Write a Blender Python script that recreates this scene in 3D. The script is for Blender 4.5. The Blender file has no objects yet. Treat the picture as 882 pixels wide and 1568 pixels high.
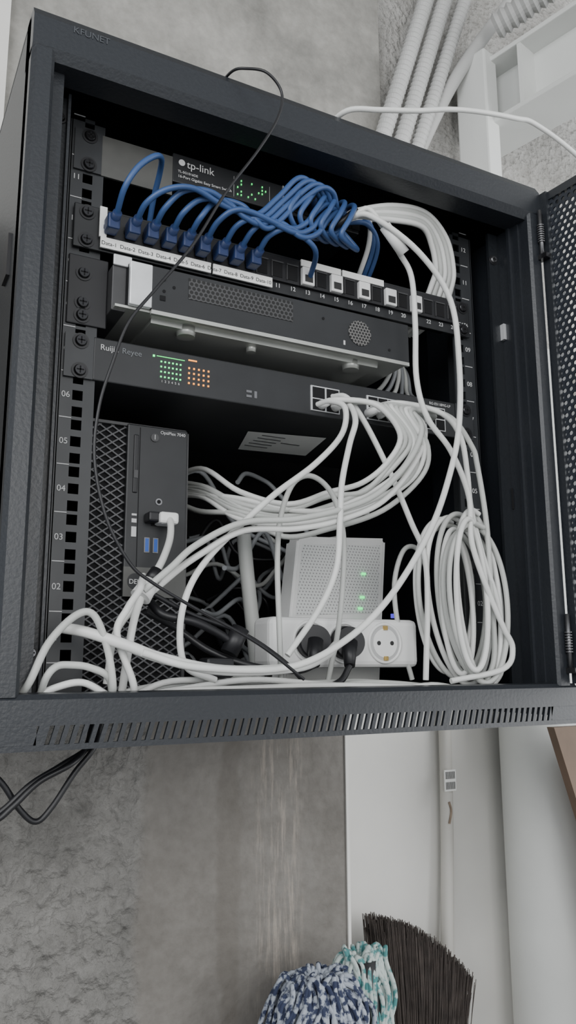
import bpy, bmesh, math, random
from mathutils import Vector, Matrix
random.seed(7)
SC=bpy.context.scene.collection

# ---------------------------------------------------------------- materials
def new_mat(name):
    m=bpy.data.materials.new(name); m.use_nodes=True
    return m, m.node_tree, m.node_tree.nodes['Principled BSDF']
def pmat(name,col,rough=0.5,metal=0.0,var=0.12,scale=40,bump=0.0,emit=0.0,col2=None,lo=.3,hi=.7):
    m,nt,b=new_mat(name)
    tc=nt.nodes.new('ShaderNodeTexCoord'); n=nt.nodes.new('ShaderNodeTexNoise')
    n.inputs['Scale'].default_value=scale; n.inputs['Detail'].default_value=5
    nt.links.new(tc.outputs['Object'],n.inputs['Vector'])
    r=nt.nodes.new('ShaderNodeValToRGB')
    c0=[max(0,c*(1-var)) for c in col]+[1]; c1=[min(1,c*(1+var)) for c in col]+[1]
    if col2: c0=[*col,1]; c1=[*col2,1]
    r.color_ramp.elements[0].color=c0; r.color_ramp.elements[1].color=c1
    r.color_ramp.elements[0].position=lo; r.color_ramp.elements[1].position=hi
    nt.links.new(n.outputs['Fac'],r.inputs['Fac']); nt.links.new(r.outputs['Color'],b.inputs['Base Color'])
    b.inputs['Roughness'].default_value=rough; b.inputs['Metallic'].default_value=metal
    if bump>0:
        bp=nt.nodes.new('ShaderNodeBump'); bp.inputs['Strength'].default_value=bump; bp.inputs['Distance'].default_value=.002
        nt.links.new(n.outputs['Fac'],bp.inputs['Height']); nt.links.new(bp.outputs['Normal'],b.inputs['Normal'])
    if emit>0:
        b.inputs['Emission Color'].default_value=(*col,1); b.inputs['Emission Strength'].default_value=emit
    return m
def dots_mat(name,base,dot,pitch,rad,through=False,rough=.5):
    m,nt,b=new_mat(name); N=nt.nodes; L=nt.links
    tc=N.new('ShaderNodeTexCoord'); outs=[]
    px,pz=pitch,pitch*1.732
    for off in (0,.5):
        a=N.new('ShaderNodeVectorMath'); a.operation='MULTIPLY'; a.inputs[1].default_value=(1/px,0,1/pz)
        L.new(tc.outputs['Object'],a.inputs[0])
        o=N.new('ShaderNodeVectorMath'); o.operation='ADD'; o.inputs[1].default_value=(off,off,off); L.new(a.outputs[0],o.inputs[0])
        f=N.new('ShaderNodeVectorMath'); f.operation='FRACTION'; L.new(o.outputs[0],f.inputs[0])
        s=N.new('ShaderNodeVectorMath'); s.operation='SUBTRACT'; s.inputs[1].default_value=(.5,.5,.5); L.new(f.outputs[0],s.inputs[0])
        k=N.new('ShaderNodeVectorMath'); k.operation='MULTIPLY'; k.inputs[1].default_value=(px,0,pz); L.new(s.outputs[0],k.inputs[0])
        l=N.new('ShaderNodeVectorMath'); l.operation='LENGTH'; L.new(k.outputs[0],l.inputs[0]); outs.append(l.outputs['Value'])
    mn=N.new('ShaderNodeMath'); mn.operation='MINIMUM'; L.new(outs[0],mn.inputs[0]); L.new(outs[1],mn.inputs[1])
    lt=N.new('ShaderNodeMath'); lt.operation='LESS_THAN'; lt.inputs[1].default_value=rad; L.new(mn.outputs[0],lt.inputs[0])
    b.inputs['Roughness'].default_value=rough
    if through:
        b.inputs['Base Color'].default_value=(*base,1)
        tr=N.new('ShaderNodeBsdfTransparent'); mx=N.new('ShaderNodeMixShader')
        L.new(lt.outputs[0],mx.inputs[0]); L.new(b.outputs[0],mx.inputs[1]); L.new(tr.outputs[0],mx.inputs[2])
        L.new(mx.outputs[0],N['Material Output'].inputs['Surface'])
    else:
        mc=N.new('ShaderNodeMix'); mc.data_type='RGBA'
        mc.inputs['A'].default_value=(*base,1); mc.inputs['B'].default_value=(*dot,1)
        L.new(lt.outputs[0],mc.inputs['Factor']); L.new(mc.outputs['Result'],b.inputs['Base Color'])
    return m
def concrete(name,c0,c1,bumpy=1.0,streak=False,pit=.5):
    m,nt,b=new_mat(name); N=nt.nodes; L=nt.links
    tc=N.new('ShaderNodeTexCoord')
    n1=N.new('ShaderNodeTexNoise'); n1.inputs['Scale'].default_value=6; n1.inputs['Detail'].default_value=10; n1.inputs['Roughness'].default_value=.7
    L.new(tc.outputs['Object'],n1.inputs['Vector'])
    r=N.new('ShaderNodeValToRGB'); r.color_ramp.elements[0].position=.35; r.color_ramp.elements[1].position=.65
    r.color_ramp.elements[0].color=(*c0,1); r.color_ramp.elements[1].color=(*c1,1)
    L.new(n1.outputs['Fac'],r.inputs['Fac']); col=r.outputs['Color']
    n2=N.new('ShaderNodeTexNoise'); n2.inputs['Scale'].default_value=75; n2.inputs['Detail'].default_value=5; L.new(tc.outputs['Object'],n2.inputs['Vector'])
    r2=N.new('ShaderNodeValToRGB'); r2.color_ramp.elements[0].position=.30; r2.color_ramp.elements[1].position=.62
    r2.color_ramp.elements[0].color=(.62,.61,.60,1); r2.color_ramp.elements[1].color=(1,1,1,1); L.new(n2.outputs['Fac'],r2.inputs['Fac'])
    mu=N.new('ShaderNodeMix'); mu.data_type='RGBA'; mu.blend_type='MULTIPLY'; mu.inputs['Factor'].default_value=pit
    L.new(col,mu.inputs['A']); L.new(r2.outputs['Color'],mu.inputs['B']); col=mu.outputs['Result']
    hfac=None
    if streak:
        sep=N.new('ShaderNodeSeparateXYZ'); L.new(tc.outputs['Object'],sep.inputs[0])
        nw=N.new('ShaderNodeTexNoise'); nw.inputs['Scale'].default_value=14; L.new(tc.outputs['Object'],nw.inputs['Vector'])
        wx=N.new('ShaderNodeMath'); wx.operation='MULTIPLY_ADD'; wx.inputs[1].default_value=.03; L.new(nw.outputs['Fac'],wx.inputs[0]); L.new(sep.outputs['X'],wx.inputs[2])
        X_=wx.outputs[0]
        def band(a,b_,c,d):
            ba=N.new('ShaderNodeMapRange'); ba.interpolation_type='SMOOTHSTEP'; ba.inputs['From Min'].default_value=a+.015; ba.inputs['From Max'].default_value=b_+.015; L.new(X_,ba.inputs['Value'])
            bb=N.new('ShaderNodeMapRange'); bb.interpolation_type='SMOOTHSTEP'; bb.inputs['From Min'].default_value=d+.015; bb.inputs['From Max'].default_value=c+.015; L.new(X_,bb.inputs['Value'])
            m1=N.new('ShaderNodeMath'); m1.operation='MULTIPLY'; L.new(ba.outputs[0],m1.inputs[0]); L.new(bb.outputs[0],m1.inputs[1]); return m1.outputs[0]
        def over(col,fac,c,amt):
            k=N.new('ShaderNodeMath'); k.operation='MULTIPLY'; k.inputs[1].default_value=amt; L.new(fac,k.inputs[0])
            mz=N.new('ShaderNodeMix'); mz.data_type='RGBA'; mz.inputs['B'].default_value=(*c,1)
            L.new(k.outputs[0],mz.inputs['Factor']); L.new(col,mz.inputs['A']); return mz.outputs['Result']
        col=over(col,band(.255,.275,.60,.62),(.155,.137,.118),.40)
        col=over(col,band(.375,.385,.405,.415),(.10,.088,.075),.35)
        # fine vertical lime and rust drips
        mp=N.new('ShaderNodeMapping'); mp.inputs['Scale'].default_value=(110,1,9.0); L.new(tc.outputs['Object'],mp.inputs['Vector'])
        n3=N.new('ShaderNodeTexNoise'); n3.inputs['Scale'].default_value=1; n3.inputs['Detail'].default_value=12; n3.inputs['Roughness'].default_value=.75; L.new(mp.outputs[0],n3.inputs['Vector'])
        st=N.new('ShaderNodeMapRange'); st.inputs['From Min'].default_value=.48; st.inputs['From Max'].default_value=.66; L.new(n3.outputs['Fac'],st.inputs['Value'])
        m2=N.new('ShaderNodeMath'); m2.operation='MULTIPLY'; L.new(band(.415,.455,.49,.525),m2.inputs[0]); L.new(st.outputs[0],m2.inputs[1])
        col=over(col,m2.outputs[0],(.40,.35,.30),.6)
        hfac=band(-3,-2.9,.25,.28)
    L.new(col,b.inputs['Base Color']); b.inputs['Roughness'].default_value=.88
    bp=N.new('ShaderNodeBump'); bp.inputs['Strength'].default_value=min(1,.95*bumpy); bp.inputs['Distance'].default_value=.014*bumpy
    if hfac is not None:
        v=N.new('ShaderNodeTexVoronoi'); v.feature='SMOOTH_F1'; v.inputs['Scale'].default_value=55; L.new(tc.outputs['Object'],v.inputs['Vector'])
        sm_=N.new('ShaderNodeMath'); sm_.operation='SUBTRACT'; L.new(n2.outputs['Fac'],sm_.inputs[0]); L.new(v.outputs['Distance'],sm_.inputs[1])
        k=N.new('ShaderNodeMath'); k.operation='MULTIPLY_ADD'; k.inputs[1].default_value=.85; k.inputs[2].default_value=.15; L.new(hfac,k.inputs[0])
        k2=N.new('ShaderNodeMath'); k2.operation='MULTIPLY'; L.new(k.outputs[0],k2.inputs[0]); L.new(sm_.outputs[0],k2.inputs[1]); L.new(k2.outputs[0],bp.inputs['Height'])
    else: L.new(n2.outputs['Fac'],bp.inputs['Height'])
    L.new(bp.outputs['Normal'],b.inputs['Normal'])
    return m

M={}
M['cab']=pmat('cabinet_powder_coat',(.009,.011,.014),.42,0,.1,300,.15)
M['cab_lt']=pmat('cabinet_powder_coat_frame',(.016,.0185,.023),.38,0,.1,300,.15)
M['rail']=pmat('rail_steel_paint',(.030,.032,.035),.4)
M['blk']=pmat('black_plastic',(.010,.010,.012),.45)
M['void']=pmat('dark_void',(.003,.003,.004),.9)
M['dev']=pmat('device_dark_metal',(.018,.019,.021),.42)
M['devg']=pmat('device_grey_metal',(.050,.050,.052),.45)
M['devl']=pmat('bracket_grey',(.085,.085,.080),.45)
M['meshw']=pmat('grille_plastic',(.11,.11,.115),.4)
M['under']=pmat('galvanised_underside',(.50,.51,.48),.32,.5,.1,12)
M['silver']=pmat('silver_bracket',(.66,.67,.68),.35,.4)
M['white']=pmat('white_plastic',(.76,.76,.75),.4,0,.03)
M['recess']=pmat('white_plastic_recess_shade',(.44,.44,.44),.5,0,.03)  # white plastic greyed: shading of the socket recess put into the colour
M['label']=pmat('label_paper',(.80,.80,.78),.7,0,.03)
M['print']=pmat('print_white',(.6,.6,.6),.6,0,.02)
M['printd']=pmat('print_faint',(.16,.17,.18),.6,0,.02)
M['printv']=pmat('print_embossed',(.055,.06,.068),.6,0,.02)
M['ink']=pmat('print_black',(.02,.02,.02),.6,0,.02)
M['cw']=pmat('cable_white',(.68,.685,.665),.42,0,.06,25)
M['cg']=pmat('cable_light_grey',(.47,.48,.46),.45,0,.06,25)
M['cg2']=pmat('cable_grey',(.22,.23,.24),.45,0,.06,25)
M['cb']=pmat('cable_blue',(.034,.078,.205),.42,0,.12,25)
M['cbd']=pmat('boot_blue',(.012,.028,.095),.45)
M['ck']=pmat('cable_black',(.010,.010,.012),.4)
M['screw']=pmat('screw_steel',(.25,.25,.26),.3,.9)
M['screwk']=pmat('screw_black',(.05,.05,.053),.22,.8)
M['gled']=pmat('led_green',(.05,1,.25),.4,0,0,1,0,1.6)
M['gledd']=pmat('led_green_dim',(.05,1,.20),.4,0,0,1,0,1.1)
M['oled']=pmat('led_orange',(1,.35,.05),.4,0,0,1,0,1.2)
M['bled']=pmat('led_blue',(.12,.08,1),.4,0,0,1,0,.5)
M['usb']=pmat('usb_blue',(.03,.10,.4),.4)
M['gold']=pmat('brass',(.6,.42,.15),.3,.9)
M['perf']=dots_mat('perforated_front',(.055,.055,.057),(.004,.004,.004),.0050,.0019)
M['fan']=dots_mat('perforated_fan_grill',(.16,.155,.15),(.01,.01,.01),.0040,.0015)
M['rperf']=dots_mat('router_vents',(.70,.71,.70),(.30,.30,.30),.0044,.0009)
M['door']=dots_mat('perforated_door',(.018,.022,.030),(0,0,0),.0085,.0026,True)
M['conc']=concrete('concrete_wall',(.130,.126,.118),(.235,.228,.215),1.0,True)
M['concu']=concrete('concrete_smooth',(.19,.186,.172),(.36,.35,.325),.35,False,.3)
M['plaster']=concrete('rough_plaster',(.36,.35,.33),(.56,.55,.53),1.2)
M['paintw']=pmat('white_paint',(.66,.65,.62),.6,0,.07,6,.2)
M['paintw2']=pmat('white_steel_paint',(.70,.71,.69),.45,0,.05,8)
M['pipe']=pmat('pipe_offwhite',(.52,.505,.47),.45,0,.08,10)
M['conduit']=pmat('conduit_grey',(.48,.48,.47),.5,0,.06,10)
M['floor']=concrete('floor_concrete',(.16,.16,.15),(.26,.25,.24),.5)
M['brown']=pmat('brown_board',(.16,.105,.07),.6,0,.2,15)
M['rust']=pmat('rust_drip',(.26,.20,.15),.8,0,.3,60)
M['brist']=pmat('bristles_brown_black',(.048,.038,.033),.85,0,.3,60)
M['brist2']=pmat('bristles_worn_tips',(.12,.10,.086),.85,0,.3,60)
M['navy']=pmat('yarn_navy_white',(.024,.032,.068),.95,0,.2,105,.3,0,(.32,.35,.40),.46,.55)
M['yw']=pmat('yarn_white_navy',(.045,.055,.10),.95,0,.15,95,.3,0,(.44,.46,.48),.40,.50)
M['teal']=pmat('yarn_teal_white',(.06,.19,.19),.95,0,.2,100,.3,0,(.40,.46,.44),.42,.52)
M['tealw']=pmat('yarn_white_teal',(.14,.25,.25),.95,0,.2,90,.3,0,(.50,.52,.49),.33,.44)
M['wood']=pmat('handle_wood',(.35,.2,.09),.5,0,.2,15)

# ---------------------------------------------------------------- helpers
def empty(name,loc=(0,0,0)):
    e=bpy.data.objects.new(name,None); e.location=loc; e.empty_display_size=.05; SC.objects.link(e); return e
def link(ob,parent):
    SC.objects.link(ob)
    if parent is not None: ob.parent=parent
    return ob
def mesh_obj(name,verts,faces,mat,parent=None,smooth=False):
    me=bpy.data.meshes.new(name); me.from_pydata([tuple(v) for v in verts],[],faces); me.materials.append(mat)
    bm=bmesh.new(); bm.from_mesh(me); bmesh.ops.recalc_face_normals(bm,faces=bm.faces); bm.to_mesh(me); bm.free()
    if smooth:
        for p in me.polygons: p.use_smooth=True
    return link(bpy.data.objects.new(name,me),parent)
def box(name,x0,x1,y0,y1,z0,z1,mat,parent=None,bev=0.0,seg=2):
    me=bpy.data.meshes.new(name); bm=bmesh.new()
    bmesh.ops.create_cube(bm,size=1)
    for v in bm.verts:
        v.co=Vector(((x0+x1)/2+v.co.x*(x1-x0),(y0+y1)/2+v.co.y*(y1-y0),(z0+z1)/2+v.co.z*(z1-z0)))
    if bev>0: bmesh.ops.bevel(bm,geom=bm.edges[:],offset=bev,segments=seg,affect='EDGES',profile=.5)
    bm.to_mesh(me); bm.free(); me.materials.append(mat)
    return link(bpy.data.objects.new(name,me),parent)
def boxes(name,lst,mat,parent=None):
    V=[];F=[]
    for (x0,x1,y0,y1,z0,z1) in lst:
        b=len(V); V+=[(x,y,z) for x in (x0,x1) for y in (y0,y1) for z in (z0,z1)]
        F+=[[b+i for i in f] for f in ((0,1,3,2),(4,6,7,5),(0,4,5,1),(2,3,7,6),(0,2,6,4),(1,5,7,3))]
    return mesh_obj(name,V,F,mat,parent)
def cyl(name,p0,p1,r,mat,parent=None,seg=24,r2=None,smooth=True):
    p0=Vector(p0);p1=Vector(p1);d=p1-p0
    me=bpy.data.meshes.new(name);bm=bmesh.new()
    bmesh.ops.create_cone(bm,cap_ends=True,segments=seg,radius1=r,radius2=r if r2 is None else r2,depth=d.length)
    bmesh.ops.transform(bm,matrix=Matrix.Translation((p0+p1)/2)@d.to_track_quat('Z','Y').to_matrix().to_4x4(),verts=bm.verts)
    if smooth:
        for f in bm.faces:
            if len(f.verts)==4: f.smooth=True
    bm.to_mesh(me);bm.free();me.materials.append(mat)
    return link(bpy.data.objects.new(name,me),parent)
def ring(name,c,R,r,mat,parent,seg=40,sg=8):
    V=[];F=[]
    for i in range(seg):
        a=2*math.pi*i/seg
        for j in range(sg):
            b=2*math.pi*j/sg; rr=R+r*math.cos(b)
            V.append((c[0]+rr*math.cos(a),c[1]+r*math.sin(b),c[2]+rr*math.sin(a)))
    for i in range(seg):
        for j in range(sg): F.append([i*sg+j,i*sg+(j+1)%sg,((i+1)%seg)*sg+(j+1)%sg,((i+1)%seg)*sg+j])
    return mesh_obj(name,V,F,mat,parent,True)
def extr(name,prof,x0,x1,mat,parent=None):
    n=len(prof);V=[(x0,y,z) for y,z in prof]+[(x1,y,z) for y,z in prof]
    F=[[i,(i+1)%n,n+(i+1)%n,n+i] for i in range(n)]+[list(range(n))[::-1],list(range(n,2*n))]
    return mesh_obj(name,V,F,mat,parent)
def extrz(name,prof,z0,z1,mat,parent=None):
    n=len(prof);V=[(x,y,z0) for x,y in prof]+[(x,y,z1) for x,y in prof]
    F=[[i,(i+1)%n,n+(i+1)%n,n+i] for i in range(n)]+[list(range(n))[::-1],list(range(n,2*n))]
    return mesh_obj(name,V,F,mat,parent)
def smooth_pts(pts,sub=7):
    P=[Vector(p) for p in pts]; P=[P[0]*2-P[1]]+P+[P[-1]*2-P[-2]]; out=[]
    for i in range(1,len(P)-2):
        a,b,c,d=P[i-1],P[i],P[i+1],P[i+2]
        for k in range(sub):
            t=k/sub
            out.append(.5*((2*b)+(-a+c)*t+(2*a-5*b+4*c-d)*t*t+(-a+3*b-3*c+d)*t**3))
    out.append(P[-2]); return out
def tube(name,paths,r,mat,parent=None,res=4,sub=7,mats=None,matidx=None):
    cu=bpy.data.curves.new(name,'CURVE'); cu.dimensions='3D'; cu.bevel_depth=r; cu.bevel_resolution=res; cu.use_fill_caps=True
    for j,pts in enumerate(paths):
        q=smooth_pts(pts,sub) if len(pts)>2 else [Vector(p) for p in pts]
        s=cu.splines.new('POLY'); s.points.add(len(q)-1)
        for i,p in enumerate(q): s.points[i].co=(*p,1)
        s.use_smooth=True
        if matidx: s.material_index=matidx[j]
    for mm in (mats or [mat]): cu.materials.append(mm)
    return link(bpy.data.objects.new(name,cu),parent)
def mm(lst,y): return [(a/1000,(y if len(t)==0 else t[0]),b/1000) for a,b,*t in lst]
def text(name,body,x,y,z,size,mat,parent,rot=(math.pi/2,0,0),align='LEFT'):
    cu=bpy.data.curves.new(name,'FONT'); cu.body=body; cu.size=size; cu.extrude=.0001; cu.align_x=align
    cu.materials.append(mat); o=link(bpy.data.objects.new(name,cu),parent); o.location=(x,y,z); o.rotation_euler=rot; return o

U=.04445; ZR=.024; RY=.078
ZF=-1.35; ZC=1.7; WY=.452

# ---------------------------------------------------------------- room
box('wall_back',-1.8,.587,WY,WY+.15,ZF,.60,M['conc'])
box('wall_back_upper',-1.8,.69,WY,WY+.15,.60,ZC,M['concu'])
box('wall_back_plaster',.69,1.9,WY+.03,WY+.15,.60,ZC,M['plaster'])
box('wall_recess',.587,1.9,WY+.08,WY+.15,ZF,.60,M['paintw'])
box('floor',-1.8,1.9,-2.6,WY+.15,ZF-.1,ZF,M['floor'])
box('ceiling',-1.8,1.9,-.9,WY+.15,ZC,ZC+.1,M['concu'])
box('trim_left_white_panel',-1.0,.03,WY-.012,WY,.62,ZC,M['paintw'])
box('trim_recess_edge',.587,.592,WY-.003,WY+.08,ZF,.60,M['paintw'])

cyl('white_round_column',(.995,.450,ZF),(.995,.450,.598),.072,M['paintw2'],None,56)
cyl('drain_pipe',(1.20,.45,ZF),(1.20,.45,.598),.075,M['pipe'],None,40)
wp=empty('water_pipe')
tube('pipe_run',[[(.838,.515,.60),(.835,.515,.1),(.83,.513,-.2),(.815,.508,-.45),(.80,.505,-.7),(.80,.505,ZF)]],.011,M['pipe'],wp,8)
box('barcode_sticker',.816,.840,.498,.5005,-.192,-.157,M['label'],wp)
boxes('barcode_ink',[(.818+i*.0026,.8192+i*.0026,.4975,.4985,-.189,-.177) for i in range(8)]+[(.818+i*.0026,.8192+i*.0026,.4975,.4985,-.172,-.160) for i in range(8)],M['ink'],wp)
tube('pipe_stain',[[(.826,.5015,-.21),(.829,.5005,-.225),(.824,.5005,-.245)]],.002,M['rust'],wp,2)
pr_=[(.865,-.075),(1.25,-.075),(1.25,ZF),(1.12,ZF),(.925,-.25)]
nb=len(pr_);mesh_obj('leaning_brown_board',[(x,.29,z) for x,z in pr_]+[(x,.305,z) for x,z in pr_],[list(range(nb))[::-1],list(range(nb,2*nb))]+[[i,(i+1)%nb,nb+(i+1)%nb,nb+i] for i in range(nb)],M['brown'])

def conduit(name,p0,p1,r,pitch=.0045):
    e=empty(name); p0=Vector(p0);p1=Vector(p1);L=(p1-p0).length;n=int(L/pitch)
    V=[];F=[];seg=20;q=(p1-p0).to_track_quat('Z','Y')
    for i in range(n+1):
        rr=r*(1.0 if i%2 else .78); c=p0.lerp(p1,i/n)
        for s in range(seg):
            a=2*math.pi*s/seg; V.append(c+q@Vector((rr*math.cos(a),rr*math.sin(a),0)))
    for i in range(n):
        for s in range(seg): F.append([i*seg+s,i*seg+(s+1)%seg,(i+1)*seg+(s+1)%seg,(i+1)*seg+s])
    mesh_obj('corrugated_tube',V,F,M['conduit'],e,False); return e
conduit('corrugated_conduit',(.62,.425,.80),(.838,.425,1.45),.016,.006)
conduit('corrugated_conduit',(.66,.425,.80),(.878,.425,1.45),.016,.006)
conduit('corrugated_conduit',(.70,.425,.82),(.925,.425,1.45),.014,.006)
pp_=empty('smooth_conduit'); tube('conduit_tube',[[(.69,.44,.80),(.80,.44,1.04),(.87,.42,1.18),(.98,.38,1.36),(1.04,.36,1.5)]],.013,M['conduit'],pp_,6)
conduit('corrugated_conduit',(.90,.36,1.23),(1.02,.12,1.30),.026,.007)

sf=empty('white_steel_beam',(.94,.45,0)); sf.rotation_euler=(0,0,math.radians(13))
box('post',-.066,-.026,-.055,.015,.60,1.20,M['paintw2'],sf,.004)
box('flange_bottom',-.045,.06,-1.2,.02,1.045,1.055,M['paintw2'],sf,.002)
box('web',.004,.012,-1.2,.02,1.055,1.18,M['paintw2'],sf)
box('flange_top',-.045,.06,-1.2,.02,1.18,1.19,M['paintw2'],sf,.002)
for i in range(3): box('stiffener_%d'%i,-.043,.004,-.12-.3*i,-.112-.3*i,1.055,1.18,M['paintw2'],sf)

# ---------------------------------------------------------------- cabinet
cab=empty('wall_mounted_network_cabinet')
H=.5985;W=.6;D=.45
box('side_panel_left',0,.0025,.014,D,-.035,H-.004,M['cab'],cab)
box('side_panel_right',W-.0025,W,.014,D,-.035,H-.004,M['cab'],cab)
box('top_panel',0,W,.02,D,H-.006,H-.001,M['cab'],cab)
box('bottom_panel',0.003,W-.003,.012,D,-.018,-.015,M['cab'],cab)
box('back_panel',0.003,W-.003,D-.004,D-.001,-.015,H-.006,M['void'],cab)
extr('top_beam',[(.018,H),(.006,H-.002),(0,H-.012),(0,.558),(.006,.549),(.034,.549),(.034,H)],0,W,M['cab_lt'],cab)
extrz('front_post_left',[(0,.004),(.004,0),(.017,0),(.020,.003),(.020,.018),(.032,.018),(.032,.03),(0,.03)],-.002,.556,M['cab_lt'],cab)
extrz('front_post_right',[(.6,.004),(.596,0),(.583,0),(.580,.003),(.580,.018),(.578,.018),(.578,.03),(.6,.03)],-.002,.556,M['cab_lt'],cab)
box('jamb_right',.578,.585,.03,.20,-.015,.55,M['cab_lt'],cab)
box('jamb_right_flange',.562,.578,.052,.056,-.015,.55,M['cab'],cab)
box('jamb_right_bead',.5745,.578,.030,.034,-.015,.55,M['cab_lt'],cab)
box('jamb_left',.026,.034,.03,.20,-.015,.55,M['cab'],cab)
box('inner_flange_left',.030,.044,.050,.054,-.015,.55,M['cab'],cab)
box('inner_lip_left',.0415,.044,.042,.054,-.015,.55,M['cab_lt'],cab)
extr('bottom_rail_top',[(.016,.001),(.003,.0),(0,-.004),(0,-.0235),(.003,-.0235),(.003,-.012),(.016,-.012)],-.004,W+.006,M['cab_lt'],cab)
extr('bottom_rail_lower',[(0,-.0375),(0,-.042),(.03,-.044),(.03,-.041),(.003,-.0375)],-.004,W+.006,M['cab_lt'],cab)
V=[];F=[];x=.036
def slat(xa,xb,sh):
    b=len(V)
    for y in (0,.003):
        V.extend([(xa,y,-.0235),(xb,y,-.0235),(xb-sh,y,-.0375),(xa-sh,y,-.0375)])
    F.extend([[b,b+1,b+2,b+3],[b+4,b+7,b+6,b+5],[b,b+4,b+5,b+1],[b+3,b+2,b+6,b+7],[b+1,b+5,b+6,b+2],[b,b+3,b+7,b+4]])
n=0
while x<.566:
    w=.0038 if (n%25) else .008
    slat(x,x+w,.004); x+=w+.0038; n+=1
mesh_obj('bottom_rail_slats',V,F,M['cab_lt'],cab)
boxes('bottom_rail_ends',[(-.004,.034,0,.003,-.0376,-.0234),(.566,.606,0,.003,-.0376,-.0234)],M['cab_lt'],cab)
text('maker_mark','KFUNET',.034,-.0006,.580,.009,M['printv'],cab)
def rail(side,cx):
    x0,x1=cx-.0175,cx+.0155
    hx0,hx1=cx-.0048,cx+.0048
    if side=='right': x0,x1=cx-.0105,cx+.022
    zs=[]
    for u in range(12):
        for o in (.00635,.02225,.03810): zs.append(ZR+u*U+o)
    L=[(x0,hx0,RY,RY+.002,-.015,.552),(hx1,x1,RY,RY+.002,-.015,.552)]
    prev=-.015
    for z in zs:
        L.append((hx0,hx1,RY,RY+.002,prev,z-.0048)); prev=z+.0048
    L.append((hx0,hx1,RY,RY+.002,prev,.552))
    fx=x0 if side=='left' else x1
    L.append((fx-.001,fx+.001,RY,RY+.05,-.015,.552))
    boxes('mounting_rail_'+side,L,M['rail'],cab)
    tx=x0+.0025 if side=='left' else hx1+.002
    for u in range(12):
        text('rail_mark_%s_%d'%(side,u+1),'%02d'%(u+1),tx,RY-.0006,ZR+(u+.5)*U-.003,.0080,M['print'],cab)
    boxes('rail_ticks_'+side,[(tx-.001,tx+.010,RY-.0006,RY,ZR+u*U-.0004,ZR+u*U+.0004) for u in range(13)],M['print'],cab)
rail('left',.0705); rail('right',.5325)
def screw(name,x,y,z,parent,r=.0062,mat='screwk'):
    cyl(name,(x,y,z),(x,y-.0035,z),r,M[mat],parent,20,r*.75)
    cyl(name+'_washer',(x,y+.0002,z),(x,y-.001,z),r*1.25,M['blk'],parent,20)
    boxes(name+'_cross',[(x-r*.55,x+r*.55,y-.0038,y-.0034,z-.0006,z+.0006),(x-.0006,x+.0006,y-.0038,y-.0034,z-r*.55,z+r*.55)],M['void'],parent)
screw('frame_screw_a',.036,.050,.528,cab,.005,'screwk'); screw('frame_screw_b',.568,.052,.515,cab,.005,'screw')
screw('frame_screw_c',.036,.050,.032,cab,.0045,'screw')
box('jamb_clip_a',.574,.578,.046,.052,.41,.43,M['silver'],cab); box('jamb_clip_b',.5765,.578,.05,.054,.20,.225,M['void'],cab)
box('left_latch',-.003,0,.05,.075,.36,.40,M['blk'],cab)
DR=empty('door',(0.604,.001,0)); DR.parent=cab
dw=.56
boxes('door_frame',[(0,.010,-.004,.02,.0,.585),(dw-.03,dw,0,.02,0,.585),(.010,dw-.03,0,.02,.575,.585),(.010,dw-.03,0,.02,0,.010)],M['cab_lt'],DR)
box('door_mesh',.010,dw-.03,.002,.0035,.010,.575,M['door'],DR)
for i,z in enumerate((.53,.045)):
    cyl('hinge_pin_%d'%i,(.004,-.010,z-.03),(.004,-.010,z+.03),.0024,M['screw'],DR,12)
    for k in range(8): cyl('hinge_spring_%d_%d'%(i,k),(.004,-.010,z-.012+k*.003),(.004,-.010,z-.0102+k*.003),.0042,M['screw'],DR,12)
    box('hinge_plate_%d'%i,-.002,.012,-.013,-.004,z-.034,z-.028,M['screwk'],DR)
DR.rotation_euler=(0,0,math.radians(-85))

# ---------------------------------------------------------------- gigabit switch (top)
ts=empty('desktop_network_switch')
box('switch_body',.157,.386,.076,.24,.514,.547,M['dev'],ts,.0012)
box('bracket',.083,.157,.0765,.079,.498,.542,M['devl'],ts)
box('bracket_ear',.056,.083,.0755,.0775,.498,.542,M['rail'],ts)
text('logo','tp-link',.172,.0750,.533,.0120,M['print'],ts); cyl('logo_mark',(.1665,.0755,.537),(.1665,.0745,.537),.0035,M['print'],ts)
text('model_text','16-Port Gigabit Easy Smart Switch',.1625,.0753,.520,.0044,M['print'],ts)
text('model_text_b','TL-SG1016DE',.1625,.0753,.5255,.0038,M['print'],ts)
leds=[];random.seed(3)
for i in range(9):
    for j in range(5):
        if random.random()<.42: leds.append((.230+i*.0042,.2312+i*.0042,.0748,.0756,.519+j*.0042,.5208+j*.0042))
boxes('status_leds',leds,M['gledd'],ts)
random.seed(7)
boxes('led_ticks',[(.226,.2262,.0752,.0757,.516,.54),(.269,.2692,.0752,.0757,.516,.54)],M['print'],ts)
boxes('switch_ports',[(.288+i*.0125,.299+i*.0125,.0745,.0765,.518+j*.0145,.530+j*.0145) for i in range(8) for j in range(2)],M['void'],ts)
box('port_frame',.285,.2865,.0745,.0765,.516,.546,M['silver'],ts)
for i,z in enumerate((.505,.536)): screw('bracket_screw_%d'%i,.0705,.0755,z,ts)

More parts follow.
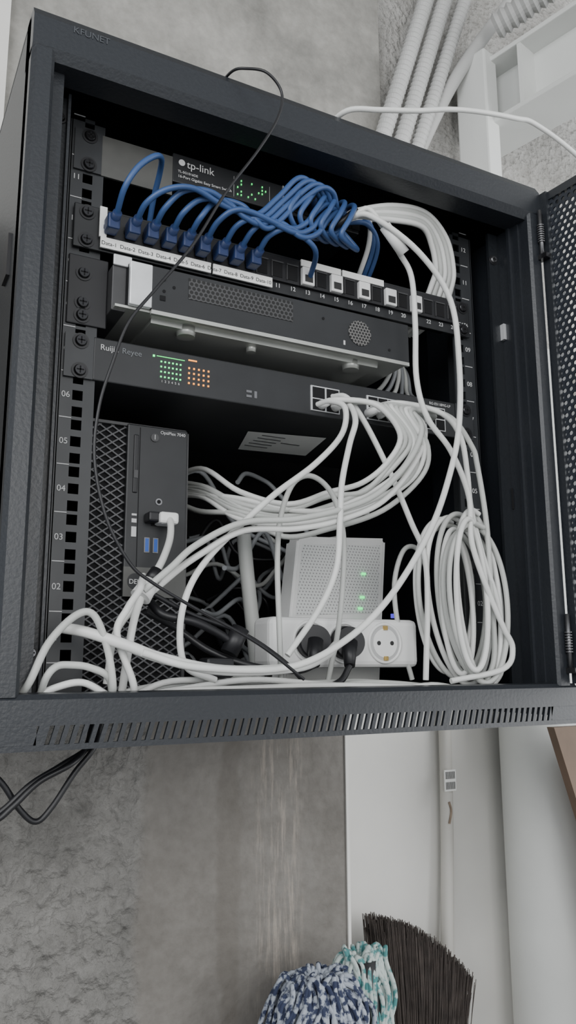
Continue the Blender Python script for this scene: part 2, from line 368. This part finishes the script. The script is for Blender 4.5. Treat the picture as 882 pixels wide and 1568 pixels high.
# ---------------------------------------------------------------- patch panel
pn=empty('patch_panel')
PZ0,PZ1=.415,.460;PY=.072
box('panel_plate',.058,.543,PY,PY+.003,PZ0,PZ1,M['dev'],pn,.001)
PXs=[.0915+.0183*k for k in range(24)]
for g in range(4):
    xa=PXs[g*6]-.0085; xb=PXs[g*6+5]+.0095
    box('port_block_%d'%g,xa,xb,PY-.004,PY+.03,PZ0+.012,PZ1-.004,M['blk'],pn,.0008)
boxes('port_openings',[(x-.0062,x+.0062,PY-.0046,PY-.0035,.431,.447) for x in PXs[9:]],M['void'],pn)
boxes('port_rims',[(x-.0072,x-.0062,PY-.0055,PY-.004,.430,.448) for x in PXs[9:]]+[(x-.0072,x+.0072,PY-.0055,PY-.004,.4475,.449) for x in PXs[9:]],M['devg'],pn)
box('label_strip_a',.083,.1975,PY-.0055,PY-.0035,.4165,.4275,M['label'],pn)
box('label_strip_b',.200,.268,PY-.0055,PY-.0035,.4165,.4275,M['label'],pn)
box('label_strip_c',.3035,.3545,PY-.0055,PY-.0035,.4505,.458,M['label'],pn)
box('label_strip_d',.3565,.4125,PY-.0055,PY-.0035,.4505,.458,M['label'],pn)
box('end_label',.0815,.0885,PY-.0055,PY-.0035,.4275,.459,M['label'],pn)
for k in range(10):
    text('port_label_%d'%(k+1),'Data-%d'%(k+1),PXs[k]-.0078,PY-.0057,.4195,.0056,M['ink'],pn)
for k in range(10,24):
    text('port_label_%d'%(k+1),'%d'%(k+1),PXs[k]-.003,PY-.0048,.4185,.0068,M['print'],pn)
for k in (12,14,16,18,20):
    x=PXs[k]
    box('white_jack_%d'%k,x-.0075,x+.0075,PY-.009,PY-.002,.428,.4485,M['white'],pn,.0012)
    box('white_jack_hole_%d'%k,x-.0048,x+.0048,PY-.0095,PY-.008,.431,.439,M['ink'],pn)
for x in (.0705,.5325):
    for z in (.423,.452): screw('panel_screw_%d_%d'%(x*1000,z*1000),x,PY,z,pn)
text('panel_mark','CAT6',.525,PY-.0006,.428,.006,M['print'],pn)

# ---------------------------------------------------------------- recorder
dv=empty('rackmount_network_recorder')
DZ0,DZ1=.355,.400
box('recorder_body',.108,.432,.052,.30,DZ0+.001,DZ1,M['dev'],dv,.001)
box('recorder_front',.130,.432,.049,.052,DZ0,DZ1,M['dev'],dv,.0006)
box('silver_corner',.108,.130,.048,.056,DZ0+.001,DZ1,M['silver'],dv,.001)
box('side_tray',.094,.108,.060,.28,DZ0-.003,DZ1-.002,M['devg'],dv,.001)
box('side_bracket_tab',.094,.112,.057,.060,DZ1-.003,DZ1+.008,M['silver'],dv,.001)
box('underside_tray',.096,.431,.054,.298,DZ0-.0015,DZ0+.001,M['under'],dv)
extr('front_lip',[(.049,DZ0),(.049,DZ0-.004),(.053,DZ0-.004),(.053,DZ0)],.130,.432,M['under'],dv)
extr('mount_ledge',[(.065,DZ0-.0015),(.066,DZ0-.006),(.24,DZ0-.006),(.24,DZ0-.0015)],.135,.40,M['under'],dv)
box('vent_field',.167,.283,.0484,.0490,.3735,.3955,M['perf'],dv)
cyl('fan_grill',(.366,.0489,.377),(.366,.0482,.377),.0145,M['fan'],dv,32)
box('front_screw_a',.138,.1435,.0482,.049,.366,.371,M['void'],dv); box('front_label',.345,.347,.0484,.049,.36,.365,M['print'],dv)
for i,(x,z) in enumerate(((.142,.388),(.142,.376),(.152,.382),(.32,.385),(.405,.365))): cyl('front_hole_%d'%i,(x,.049,z),(x,.0484,z),.0016,M['void'],dv,12)
for x,y in ((.174,.073),(.249,.079),(.370,.075),(.174,.25),(.37,.25)):
    big=x<.2 or x>.3
    cyl('foot_%d_%d'%(x*1000,y*1000),(x,y,DZ0-.0015),(x,y,DZ0-.011),.0105 if big else .006,M['under'],dv,28,.009 if big else .005)
box('mount_ear',.056,.094,.0755,.0785,.338,.408,M['blk'],dv,.001)
for i,z in enumerate((.347,.360,.390)): screw('ear_screw_%d'%i,.0705,.0755,z,dv)

# ---------------------------------------------------------------- managed switch
ms=empty('rackmount_network_switch')
RZ0,RZ1=.285,.328
box('switch_body',.083,.517,.075,.27,RZ0,RZ1,M['dev'],ms,.0012)
boxes('switch_ears',[(.056,.083,.0745,.0765,RZ0,RZ1),(.517,.543,.0745,.0765,RZ0,RZ1)],M['rail'],ms)
text('logo','Ruijie',.089,.0744,.316,.0080,M['print'],ms); text('logo_b','Reyee',.110,.0744,.316,.0080,M['printd'],ms)
g=[];o=[]
for i in range(6):
    for j in range(4):
        g.append((.149+i*.0040,.1505+i*.0040,.0742,.0752,.2985+j*.0052,.3000+j*.0052))
        if i<5: o.append((.178+i*.0052,.1797+i*.0052,.0742,.0752,.2965+j*.0052,.2983+j*.0052))
boxes('green_leds',g+[(.141,.143,.0742,.0752,.3185,.3205)],M['gled'],ms); boxes('orange_leds',o,M['oled'],ms)
boxes('led_lines',[(.145,.174,.0744,.0752,.3197,.3203)],M['gledd'],ms);boxes('led_lines_b',[(.178,.187,.0744,.0752,.3208,.3222)],M['oled'],ms)
text('led_text','1  2  3  4  5  6',.150,.0744,.2935,.0033,M['print'],ms)
boxes('mini_slots',[(.242,.248,.0744,.0752,.293,.2955),(.242,.248,.0744,.0752,.298,.3005),(.251,.254,.0744,.0752,.293,.3005)],M['screw'],ms)
boxes('port_cage',[(.318,.354,.0735,.0752,.290,.318),(.390,.500,.0735,.0752,.290,.318)],M['silver'],ms)
boxes('port_holes',[(.320+i*.0175,.335+i*.0175,.0728,.0738,.291+j*.0135,.303+j*.0135) for i in range(2) for j in range(2)]+[(.392+i*.0135,.404+i*.0135,.0728,.0738,.291+j*.0135,.303+j*.0135) for i in range(8) for j in range(2)],M['void'],ms)
text('model_text','RG-ES118MG-LP',.478,.0744,.321,.0045,M['print'],ms)
mesh_obj('underside_sticker',[(.306,.236,RZ0-.0008),(.284,.160,RZ0-.0008),(.378,.143,RZ0-.0008),(.396,.226,RZ0-.0008)],[[0,1,2,3]],M['label'],ms)
boxes('sticker_ink',[(.305,.335,.165+i*.012,.167+i*.012,RZ0-.0014,RZ0-.0009) for i in range(5)]+[(.34,.365,.185,.187,RZ0-.0015,RZ0-.0009)],M['screw'],ms)
for x in (.0705,.5325):
    for z in (.292,.321): screw('switch_screw_%d_%d'%(x*1000,z*1000),x,.0745,z,ms)

# ---------------------------------------------------------------- PC tower
pc=empty('desktop_computer_tower')
X0,X1,Z0,Z1,PYF=.090,.197,-.015,.262,.12
box('case',X0,X1,PYF+.012,.41,Z0,Z1,M['blk'],pc,.002)
box('mesh_backing',X0+.003,X1-.003,PYF+.006,PYF+.012,Z0+.002,Z1-.002,M['void'],pc)
boxes('front_frame',[(X0,X0+.003,PYF,PYF+.013,Z0,Z1),(X1-.003,X1,PYF,PYF+.013,Z0,Z1),(X0,X1,PYF,PYF+.013,Z1-.003,Z1),(X0,X1,PYF,PYF+.013,Z0,Z0+.003)],M['devg'],pc)
def lattice(name,x0,x1,z0,z1,pitch,slope,y):
    segs=[]
    for s in (1,-1):
        c=math.floor((z0-slope*x1-.2)/pitch)*pitch
        while c<z1+slope*x1+.2:
            k=s*slope; a=(z0-c)/k;b=(z1-c)/k
            lo=max(x0,min(a,b));hi=min(x1,max(a,b))
            if hi-lo>.001: segs.append([(lo,y,k*lo+c),(hi,y,k*hi+c)])
            c+=pitch
    return tube(name,segs,.0010,M['meshw'],pc,1)
lattice('front_mesh_left',X0+.003,.131,Z0+.003,Z1-.003,.0086,.66,PYF+.004)
lattice('front_mesh_lower',.131,X1-.003,Z0+.003,.088,.0086,.66,PYF+.004)
box('bezel',.131,X1-.002,PYF-.003,PYF+.01,.087,Z1-.001,M['dev'],pc,.0015)
box('bezel_seam',.1435,.1442,PYF-.0034,PYF-.0028,.115,Z1-.004,M['void'],pc)
box('optical_drive',.1375,.1425,PYF-.0045,PYF-.002,.19,.25,M['blk'],pc,.001)
box('drive_button',.138,.142,PYF-.0052,PYF-.004,.205,.213,M['devg'],pc)
box('logo_plate',.131,X1-.002,PYF-.0038,PYF-.002,.087,.116,M['devl'],pc)
cyl('logo_badge',(.143,PYF-.003,.102),(.143,PYF-.0042,.102),.008,M['dev'],pc,28); text('logo','DELL',.1365,PYF-.0046,.0995,.0065,M['print'],pc)
text('model_text','OptiPlex 7040',.165,PYF-.0034,.254,.0046,M['print'],pc)
cyl('power_button',(.159,PYF-.003,.249),(.159,PYF-.0045,.249),.0042,M['devg'],pc,20); box('power_glyph',.1587,.1593,PYF-.0049,PYF-.0044,.247,.252,M['print'],pc)
cyl('audio_jack',(.165,PYF-.003,.183),(.165,PYF-.004,.183),.0035,M['screw'],pc,16); cyl('audio_jack_hole',(.165,PYF-.004,.183),(.165,PYF-.0043,.183),.002,M['void'],pc,16)
boxes('usb_shells',[(.151,.1565,PYF-.0038,PYF-.0028,.131,.146),(.160,.1655,PYF-.0038,PYF-.0028,.131,.146)],M['screw'],pc)
boxes('usb_ports',[(.152,.1555,PYF-.0043,PYF-.0036,.132,.145),(.161,.1645,PYF-.0043,PYF-.0036,.132,.145)],M['usb'],pc)
boxes('usb_ports_upper',[(.158,.1635,PYF-.0043,PYF-.0028,.158,.172),(.167,.1725,PYF-.0043,PYF-.0028,.158,.172)],M['void'],pc)
boxes('port_stickers',[(.1375,.1425,PYF-.0038,PYF-.0028,.146,.156),(.1375,.1425,PYF-.0038,PYF-.0028,.160,.164),(.1375,.1425,PYF-.0038,PYF-.0028,.167,.169)],M['print'],pc)

# ---------------------------------------------------------------- wifi router
rt=empty('wifi_router')
def rpt(a,h,t):
    return (.326+a+h*.245, .160+h*.24+t, -.012+h*.995+a*.05)
me=bpy.data.meshes.new('router_body');bm=bmesh.new();bmesh.ops.create_cube(bm,size=1)
bmesh.ops.bevel(bm,geom=bm.edges[:],offset=.03,segments=3,affect='EDGES')
for v in bm.verts:
    c=v.co.copy(); v.co=Vector(rpt((c.x+.5)*.130,(c.z+.5)*.188,(c.y+.5)*.028))
bm.to_mesh(me);bm.free();me.materials.append(M['white']);link(bpy.data.objects.new('router_body',me),rt)
q=[rpt(a,h,-.0006) for a,h in ((.008,.09),(.122,.09),(.122,.178),(.008,.178))]
mesh_obj('vent_pattern',q,[[0,1,2,3]],M['rperf'],rt)
for i,(a,h) in enumerate(((.098,.140),(.098,.110),(.096,.096),(.094,.078))):
    p=rpt(a,h,-.002); box('router_led_%d'%i,p[0]-.0028,p[0]+.0028,p[1]-.001,p[1]+.001,p[2]-.0014,p[2]+.0014,M['gled'],rt)
tube('antenna',[[(.300,.205,.172),(.306,.206,.12),(.318,.208,.03),(.322,.21,-.01)]],.0085,M['cg'],rt,6)
tube('antenna_b',[[(.515,.26,.15),(.505,.26,.08),(.49,.25,.0)]],.0085,M['cg2'],rt,6)

# ---------------------------------------------------------------- power strip
ps=empty('power_strip')
box('strip_body',.275,.460,.086,.128,.018,.070,M['white'],ps,.007,3)
def socket(x,z):
    n='%d'%(x*1000)
    ring('socket_ring_'+n,(x,.0858,z),.0205,.0018,M['white'],ps)
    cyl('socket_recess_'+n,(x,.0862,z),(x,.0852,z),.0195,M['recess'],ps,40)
    cyl('socket_face_'+n,(x,.0855,z),(x,.0846,z),.0155,M['white'],ps,40)
    for dx in (-.0085,.0085): cyl('pin_hole_%s_%d'%(n,dx*1e4),(x+dx,.0850,z),(x+dx,.0842,z),.0024,M['ink'],ps,16)
    boxes('earth_clips_'+n,[(x-.0025,x+.0025,.083,.0855,z+.014,z+.0185),(x-.0025,x+.0025,.083,.0855,z-.0185,z-.014)],M['gold'],ps)
socket(.414,.044)
for i,(x,z) in enumerate(((.322,.045),(.363,.044))):
    ring('socket_ring_p%d'%i,(x,.0858,z),.0205,.0018,M['white'],ps)
    cyl('black_plug_%d'%i,(x,.087,z),(x-.004,.068,z),.0180,M['blk'],ps,32,.0160)
    cyl('black_plug_neck_%d'%i,(x-.004,.070,z),(x-.012,.058,z-.024),.0085,M['blk'],ps,20,.0055)

# ---------------------------------------------------------------- cables
def cable(name,pts,r,mat,plug=None,pm='white'):
    c=tube(name,[pts],r,M[mat])
    if plug:
        for i,(p,d) in enumerate(plug):
            p=Vector(p);d=Vector(d).normalized()
            cyl('plug_boot_%d'%i,p,p+d*.022,.0058,M[pm],c,14,.0036)
    return c
bx=[.0915,.112,.1305,.149,.167,.185,.2045,.2225,.242]
for i,x in enumerate(bx):
    e=random.uniform(-.004,.003)
    st_=[(x,.066,.440),(x+.001,.048,.443),(x+.004,.030,.452)]
    if i==0: p=[st_[0],st_[1],(.093,.025,.458),(.103,.018,.478),(.118,.018,.494),(.128,.026,.500),(.133,.045,.497),(.134,.066,.48),(.136,.09,.45)]
    elif i<5:
        k=i-1
        p=st_+[(x+.020,.018+.003*k,.467+.002*k+e),(x+.045,.014+.003*k,.473+e),(.19+.012*k,.020,.468-.003*k+e),(.225+.006*k,.022,.465-.003*k),(.250+.007*k,.020,.490-.001*k),(.272+.009*k,.017,.517-.001*k),(.290+.009*k,.020,.519-.001*k),(.312+.006*k,.032,.510-.001*k),(.345,.042,.508+.003*k-.006)]
    else:
        k=i-5
        p=st_+[(x+.016,.018+.003*k,.463+e),(x+.035,.016+.003*k,.465+e),(.262+.008*k,.020,.460-.003*k),(.282+.008*k,.022,.470-.003*k),(.300+.006*k,.024,.492-.004*k),(.318+.005*k,.03,.507-.003*k),(.345,.044,.504+.002*k)]
        if i==8: p=st_+[(x+.02,.02,.460),(.277,.022,.458),(.298,.026,.447),(.312,.06,.44),(.318,.10,.42)]
    c=cable('blue_patch_cable',p,.0029,'cb')
    cyl('boot',(x,.0675,.438),(x+.001,.044,.443),.0065,M['cbd'],c,14,.0045)
    box('boot_clip',x-.006,x+.006,.050,.0665,.430,.446,M['cbd'],c,.002)
for k in range(6):
    x=.296+.0125*k
    p=[(x,.074,.526),(x-.002,.050,.527),(x-.008,.030,.519-.001*k),(x-.022,.018,.500-.002*k),(x-.032,.020,.480-.002*k),(x-.018,.03,.468),(x+.004,.045,.474),(.345,.05,.495)]
    c=cable('blue_patch_cable',p,.0029,'cb')
    cyl('boot',(x,.074,.526),(x-.001,.054,.527),.0058,M['cbd'],c,14,.004)
bt=empty('cable_bundle_tie'); tube('velcro_strap',[[(.347+.013*math.cos(a),.046+.012*math.sin(a),.506+.013*math.cos(a)) for a in [i*math.pi/6 for i in range(13)]]],.0035,M['ck'],bt)
for k in range(5):
    o=.0045*k
    cable('white_trunk_cable',[(.345,.044,.506-.3*o),(.36,.042,.518-.5*o),(.41,.042,.539-o),(.462-.3*o,.048,.548-1.1*o),(.500-1.2*o,.058,.531-o),(.516-1.5*o,.066,.500-.5*o),(.519-1.6*o,.074,.478),(.515-1.7*o,.092,.450),(.50-1.5*o,.13,.43)],.0034,'cg' if k%2 else 'cw')
for k in range(3):
    cable('blue_patch_cable',[(.345,.045,.508-.003*k),(.375,.042,.514-.004*k),(.385+.006*k,.055,.49),(.39+.006*k,.09,.46),(.40,.12,.44)],.0029,'cb' if k else 'cw')
for k in range(6):
    a=.438+.012*k
    cable('rear_grey_cable',[(a+.01,.12+.01*k,.410),(a+.006,.10+.01*k,.385),(a+.002,.10+.008*k,.358),(a-.01,.12,.338),(a-.04,.16,.333)],.0027,'cg2' if k%2 else 'cg')
cable('white_network_cable',mm([(349,501,.03),(362,511,.022),(379,495,.02),(402,467,.02),(417,442,.02),(416,384,.015),(419,324,.02),(432,282,.02),(462,249,.02),(484,201,.02),(485,151,.02),(503,102,.02),(523,61,.02),(535,38,.02),(520,16,.02),(457,4,.03)],.02),.0031,'cw')
cable('white_network_cable',mm([(345,500,.03),(360,496,.012),(412,462),(454,414),(462,340),(458,273),(444,221),(415,157),(364,88),(311,44),(249,19),(162,20),(115,32)],.0),.0032,'cw')
c=cable('white_network_cable',mm([(349,504,.03),(372,495,.014),(398,468,.012)],.01),.0032,'cg')
cyl('barrel',(.378,.013,.490),(.402,.012,.463),.0065,M['white'],c,16)
cable('thick_white_cable',mm([(57,52,.03),(75,48,.02),(105,37),(135,27),(190,17),(260,19),(300,30,.02),(330,40,.05)],.005),.0046,'cw')
cable('white_network_cable',mm([(423,304,.074),(440,303,.05),(472,291),(500,262),(507,240),(516,176),(518,103),(518,33),(505,2)],.03),.0031,'cg')
cable('white_network_cable',mm([(400,306,.074),(420,306,.05),(460,294,.03),(485,270,.03),(492,230,.03),(495,190,.03),(508,140,.03),(528,80,.03),(533,20,.035),(520,-4,.04)],.03),.0031,'cw')
cable('white_network_cable',mm([(326,297,.074),(332,296,.055),(340,285),(335,256),(303,221),(258,186),(223,154),(190,121),(170,90),(162,55),(168,21),(197,8)],.04),.0031,'cw')
cable('white_network_cable',mm([(345,297,.074),(350,294,.05),(346,270),(338,243),(328,201),(325,161),(320,115),(301,76),(265,30)],.03),.0031,'cw')
cable('white_network_cable',mm([(345,309,.074),(352,303,.055),(372,275),(404,221),(428,172),(444,138),(446,88),(440,5)],.05),.0031,'cw')
cable('grey_network_cable',mm([(274,5),(272,58),(270,122),(274,168),(289,204),(312,213),(336,194),(348,147),(341,66),(338,4,.08)],.06),.0028,'cg')
cable('white_network_cable',mm([(124,85,.03),(148,106),(172,128),(217,152),(273,160),(325,174),(373,196),(416,239),(431,277),(415,300,.045),(396,306,.074)],.03),.0031,'cg')
cable('white_network_cable',mm([(100,6,.05),(108,55,.045),(150,98,.042),(180,122),(222,146),(278,152),(330,165),(383,190),(425,236),(440,275),(425,300,.05),(407,306,.074)],.036),.0031,'cw')
J=lambda s:random.uniform(-s,s)
for k in range(8):
    px=.33+.017*k if k<2 else .392+.0135*(k-2); e=(k-1.5)*.0062
    cable('white_network_cable',[(px,.074,.297),(px+.006,.05,.297),(.385+e,.034,.292),(.413+e*.8+J(.004),.034,.262-e*.2),(.408+e*.8+J(.005),.045,.235-e*.4+J(.004)),(.378+e*.6,.06,.208-e*.6+J(.006)),(.345,.085,.193-e*.8+J(.006)),(.30,.10+J(.01),.186-e*.7+J(.007)),(.256,.12,.196-e*.5+J(.010)),(.235,.18,.222-e*.7+J(.012)),(.225,.26,.23-e*.5),(.215,.36,.20)],.0030,'cg' if k%3 else 'cw',[((px,.078,.297),(.1,-1,0))],'white')
for k in range(9):
    rx=random.choice([.022,.030,.036,.041,.044,.048]); cx=.492+J(.008)+(.040-rx)*random.choice([-.5,.6]); cz=.092+J(.006); rz=.086+J(.008); y=.018+.006*k
    tl=random.uniform(-.02,.16)
    pts=[]
    for a in range(0,25):
        t=a*2*math.pi/24+1.3
        zz=rz*math.sin(t)
        pts.append((cx+rx*math.cos(t)*(1+.25*math.sin(t))-tl*zz*.6,y+.004*math.sin(2*t)+.006*a/24,cz+zz))
    cable('coiled_white_cable',pts,.003,'cg' if k%2 else 'cw')
cable('white_network_cable',mm([(452,5,.09),(436,60,.09),(432,110,.09),(446,148,.09),(466,150,.09),(478,120,.09),(474,60,.09),(470,5,.09)],.09),.0028,'cg')
cable('white_network_cable',mm([(22,-6,.03),(29,9),(42,39),(62,61),(77,62),(89,36),(95,5),(97,-8,.03)],.012),.0031,'cg')
cable('white_network_cable',mm([(118,-8,.03),(114,8),(99,47),(107,68),(117,84),(122,92,.03),(130,100,.05)],.02),.0031,'cw')
cable('white_network_cable',mm([(40,-6,.03),(42,12),(50,21),(62,22),(76,20),(92,12),(100,-6,.03)],.015),.003,'cg')
cable('white_network_cable',mm([(32,-6,.03),(50,4),(72,8),(92,-2),(104,-8,.03)],.02),.003,'cw')
c=cable('white_power_lead',mm([(170,168,.112),(170,160,.095),(163,140,.075),(150,118,.055),(140,104,.045),(128,86,.04),(118,60,.035),(112,20,.035),(110,-8,.04)],.1),.0034,'cw')
cyl('plug_head',(.124,.038,.080),(.134,.042,.094),.0095,M['white'],c,20,.008); cyl('plug_tip',(.134,.042,.094),(.141,.045,.105),.007,M['blk'],c,20,.006)
box('usb_adapter',.160,.180,.096,.117,.158,.170,M['white'],c,.003); box('usb_adapter_black',.150,.163,.10,.117,.160,.170,M['blk'],c,.002)
cable('thin_black_cable',mm([(187,602,.03),(190,600,.0),(200,598,-.012),(216,590),(232,574),(228,545),(207,503),(174,449),(143,389),(109,338),(87,304),(75,267),(65,227),(63,183),(74,137),(94,102),(113,87),(149,68),(208,39),(252,9)],-.025),.0014,'ck')
c=cable('black_power_cable',mm([(140,78,.06),(150,66,.05),(178,60,.045),(205,48,.045),(219,38,.045)],.05),.0040,'ck')
cyl('plug_body',(.212,.045,.032),(.224,.045,.055),.0085,M['blk'],c,16); box('plug_block',.188,.216,.040,.062,.010,.028,M['blk'],c,.003)
cable('black_power_cable',mm([(140,84,.05),(177,67),(229,50),(270,26),(295,4)],.05),.0022,'ck')
cable('black_power_cable',mm([(140,70,.07),(170,55,.07),(200,34,.06),(240,20,.05),(286,16,.05),(310,21,.058)],.06),.0034,'ck')
cable('black_power_cable',mm([(351,20,.058),(336,4,.055),(300,-2,.05),(240,-3,.05),(200,8,.08)],.06),.0034,'ck')
for k in range(20):
    y=random.uniform(.17,.38); x=random.uniform(.21,.30); z=random.uniform(.03,.24)
    p=[(x,y,z)]
    for j in range(6):
        x+=random.uniform(.01,.055); z+=random.uniform(-.055,.05); z=max(-.005,min(.25,z)); y=max(.22,min(.43,y+random.uniform(-.03,.03)))
        p.append((x,y,z))
    cable('tangled_network_cable',p,.0028,random.choice(['cg','cg2','cg2','ck','cg2']))
for k in range(6):
    x=.10+random.uniform(0,.02); y=.03+.012*k
    cable('floor_network_cable',[(x,y,-.008),(.16,y,-.004+random.uniform(0,.012)),(.23,y,.0+random.uniform(0,.010)),(.30,y,random.uniform(-.006,.006)),(.38,y,random.uniform(-.008,.004)),(.45,y,-.006+random.uniform(0,.008)),(.50,y,-.008)],.003,random.choice(['cg','cw']))
box('status_beacon',.463,.466,.14,.143,.075,.080,M['bled'],rt)
cable('white_network_cable',mm([(318,602,.04),(324,603,.0),(360,610),(411,627),(460,646),(508,659),(560,669),(591,672),(659,652),(760,600)],-.01),.003,'cw')
cable('black_power_cable',mm([(-60,-60),(0,-56),(25,-74),(43,-99),(57,-110),(70,-99),(88,-72),(106,-48),(112,-20,.12)],.10),.0026,'ck')
cable('black_power_cable',mm([(-60,-110),(0,-112),(27,-98),(50,-78),(75,-64),(104,-48,.105),(118,-20,.12)],.094),.0026,'ck')
cable('black_power_cable',mm([(-60,-72),(0,-88),(20,-104),(36,-94),(56,-76),(84,-62),(100,-48,.105),(108,-20,.12)],.09),.0026,'ck')
cable('black_power_cable',mm([(-80,500),(-30,505),(0,520,.43),(10,545,.44)],.43),.004,'ck')

# ---------------------------------------------------------------- mops & broom
def mop(name,cx,cy,cz,R,hgt,m0,m1,n,tilt):
    e=empty(name)
    cyl('handle',(cx,cy,cz-.02),(cx+tilt,cy-.05,ZF),.0115,M['wood'],e,16)
    cyl('socket',(cx,cy,cz-.0),(cx+tilt*.12,cy-.006,cz-.14),.024,M['blk'],e,20)
    me=bpy.data.meshes.new('core');bm=bmesh.new();bmesh.ops.create_uvsphere(bm,u_segments=20,v_segments=12,radius=1)
    for v in bm.verts: v.co=Vector((cx+v.co.x*R*.72,cy+v.co.y*R*.5,cz-.06+v.co.z*.06))
    bm.to_mesh(me);bm.free();me.materials.append(m0);link(bpy.data.objects.new('core',me),e)
    paths=[];idx=[]
    for i in range(n):
        a=random.uniform(0,2*math.pi); rr=R*random.uniform(.70,1.08)
        dx,dy=math.cos(a),math.sin(a)*.6
        s=random.uniform(0,.55); h=hgt*random.uniform(.6,1.05)
        w=lambda q:random.uniform(-q,q)
        hump=random.uniform(-.008,.020)
        paths.append([(cx+dx*rr*s+w(.014),cy+dy*rr*s,cz-.016+w(.012)),(cx+dx*rr*(s*.5+.35)+w(.012),cy+dy*rr*.5,cz+hump-.004),(cx+dx*rr*.75+w(.012),cy+dy*rr*.8,cz-.015+hump*.7),(cx+dx*rr*.98+w(.012),cy+dy*rr*.97,cz-.052+w(.01)),(cx+dx*rr*1.03+w(.018),cy+dy*rr,cz-.11),(cx+dx*rr*1.0+w(.02),cy+dy*rr,cz-.11-h*.3),(cx+dx*rr*.95+w(.02),cy+dy*rr,cz-.11-h*.6)])
        idx.append(random.choice([0,0,1]))
    tube('yarn',paths,.0033,m0,e,2,5,[m0,m1],idx)
    return e
mop('string_mop',.480,.352,-.388,.072,.30,M['navy'],M['yw'],250,-.03)
mop('string_mop',.552,.362,-.372,.044,.26,M['teal'],M['tealw'],110,.02)
br=empty('push_broom')
yb=.455
topA=Vector((.632,yb,-.352)); topB=Vector((.808,yb,-.462))
bA=Vector((.668,yb,-.64)); bB=Vector((.745,yb,-.67))
h=Vector((0,.012,0)); dn=Vector((0,0,-.03))
mesh_obj('bristle_core',[bA-h,bB-h,topB-h+dn,topA-h+dn,bA+h,bB+h,topB+h+dn,topA+h+dn],[[0,1,2,3],[4,7,6,5],[0,4,5,1],[1,5,6,2],[2,6,7,3],[3,7,4,0]],M['brist'],br)
P=[];mi=[]
for i in range(2200):
    t=random.random(); y=random.uniform(-.018,.018); a=bA.lerp(bB,t)+Vector((0,y*.7,0)); b=topA.lerp(topB,t)+Vector((random.uniform(-.010,.010),y,random.uniform(-.034,.003)*random.random()+.020*math.sin(math.pi*t)))
    m_=a.lerp(b,.5)+Vector((.012*(t-.3)+random.uniform(-.004,.004),y*.2,0))
    P.append([a,m_,b]); mi.append(0 if random.random()<.7 else 1)
tube('bristles',P,.0006,M['brist'],br,0,3,[M['brist'],M['brist2']],mi)
box('broom_block',.650,.765,yb-.022,yb+.022,-.71,-.65,M['brown'],br,.006)
cyl('handle',(.71,yb,-.70),(.70,.42,ZF),.012,M['wood'],br,16)

# ---------------------------------------------------------------- lights
w=bpy.data.worlds.new('World'); bpy.context.scene.world=w; w.use_nodes=True
w.node_tree.nodes['Background'].inputs[0].default_value=(.92,.96,1,1); w.node_tree.nodes['Background'].inputs[1].default_value=.82
def area(name,loc,target,size,energy,col=(1,1,1),sy=None):
    l=bpy.data.lights.new(name,'AREA'); l.energy=energy; l.color=col; l.size=size
    if sy: l.shape='RECTANGLE'; l.size_y=sy
    o=bpy.data.objects.new(name,l); SC.objects.link(o); o.location=loc
    o.rotation_euler=(Vector(target)-Vector(loc)).to_track_quat('-Z','Y').to_euler(); return o
area('window_light_left',(-1.6,-1.7,1.1),(.3,.2,.3),1.4,42,(.98,.99,1))
area('fill_light_front',(-.1,-2.6,.6),(.3,.2,.2),1.2,28,(1,.99,.97))  # added soft fill from behind the camera, brightens the cabinet interior
area('window_light_right',(2.0,-1.2,.3),(.9,.45,-.3),1.2,36,(.99,1,1),1.8)

cd=bpy.data.cameras.new('camera');co=bpy.data.objects.new('camera',cd);SC.objects.link(co)
rx,rz,ry=1.7586,-0.4882,-0.00444
co.matrix_world=Matrix.Translation((-0.09216,-0.64491,0.02138))@Matrix.Rotation(rz,4,'Z')@Matrix.Rotation(rx,4,'X')@Matrix.Rotation(ry,4,'Z')
cd.sensor_fit='VERTICAL';cd.sensor_height=36;cd.lens=28.276;cd.clip_start=.02
bpy.context.scene.camera=co
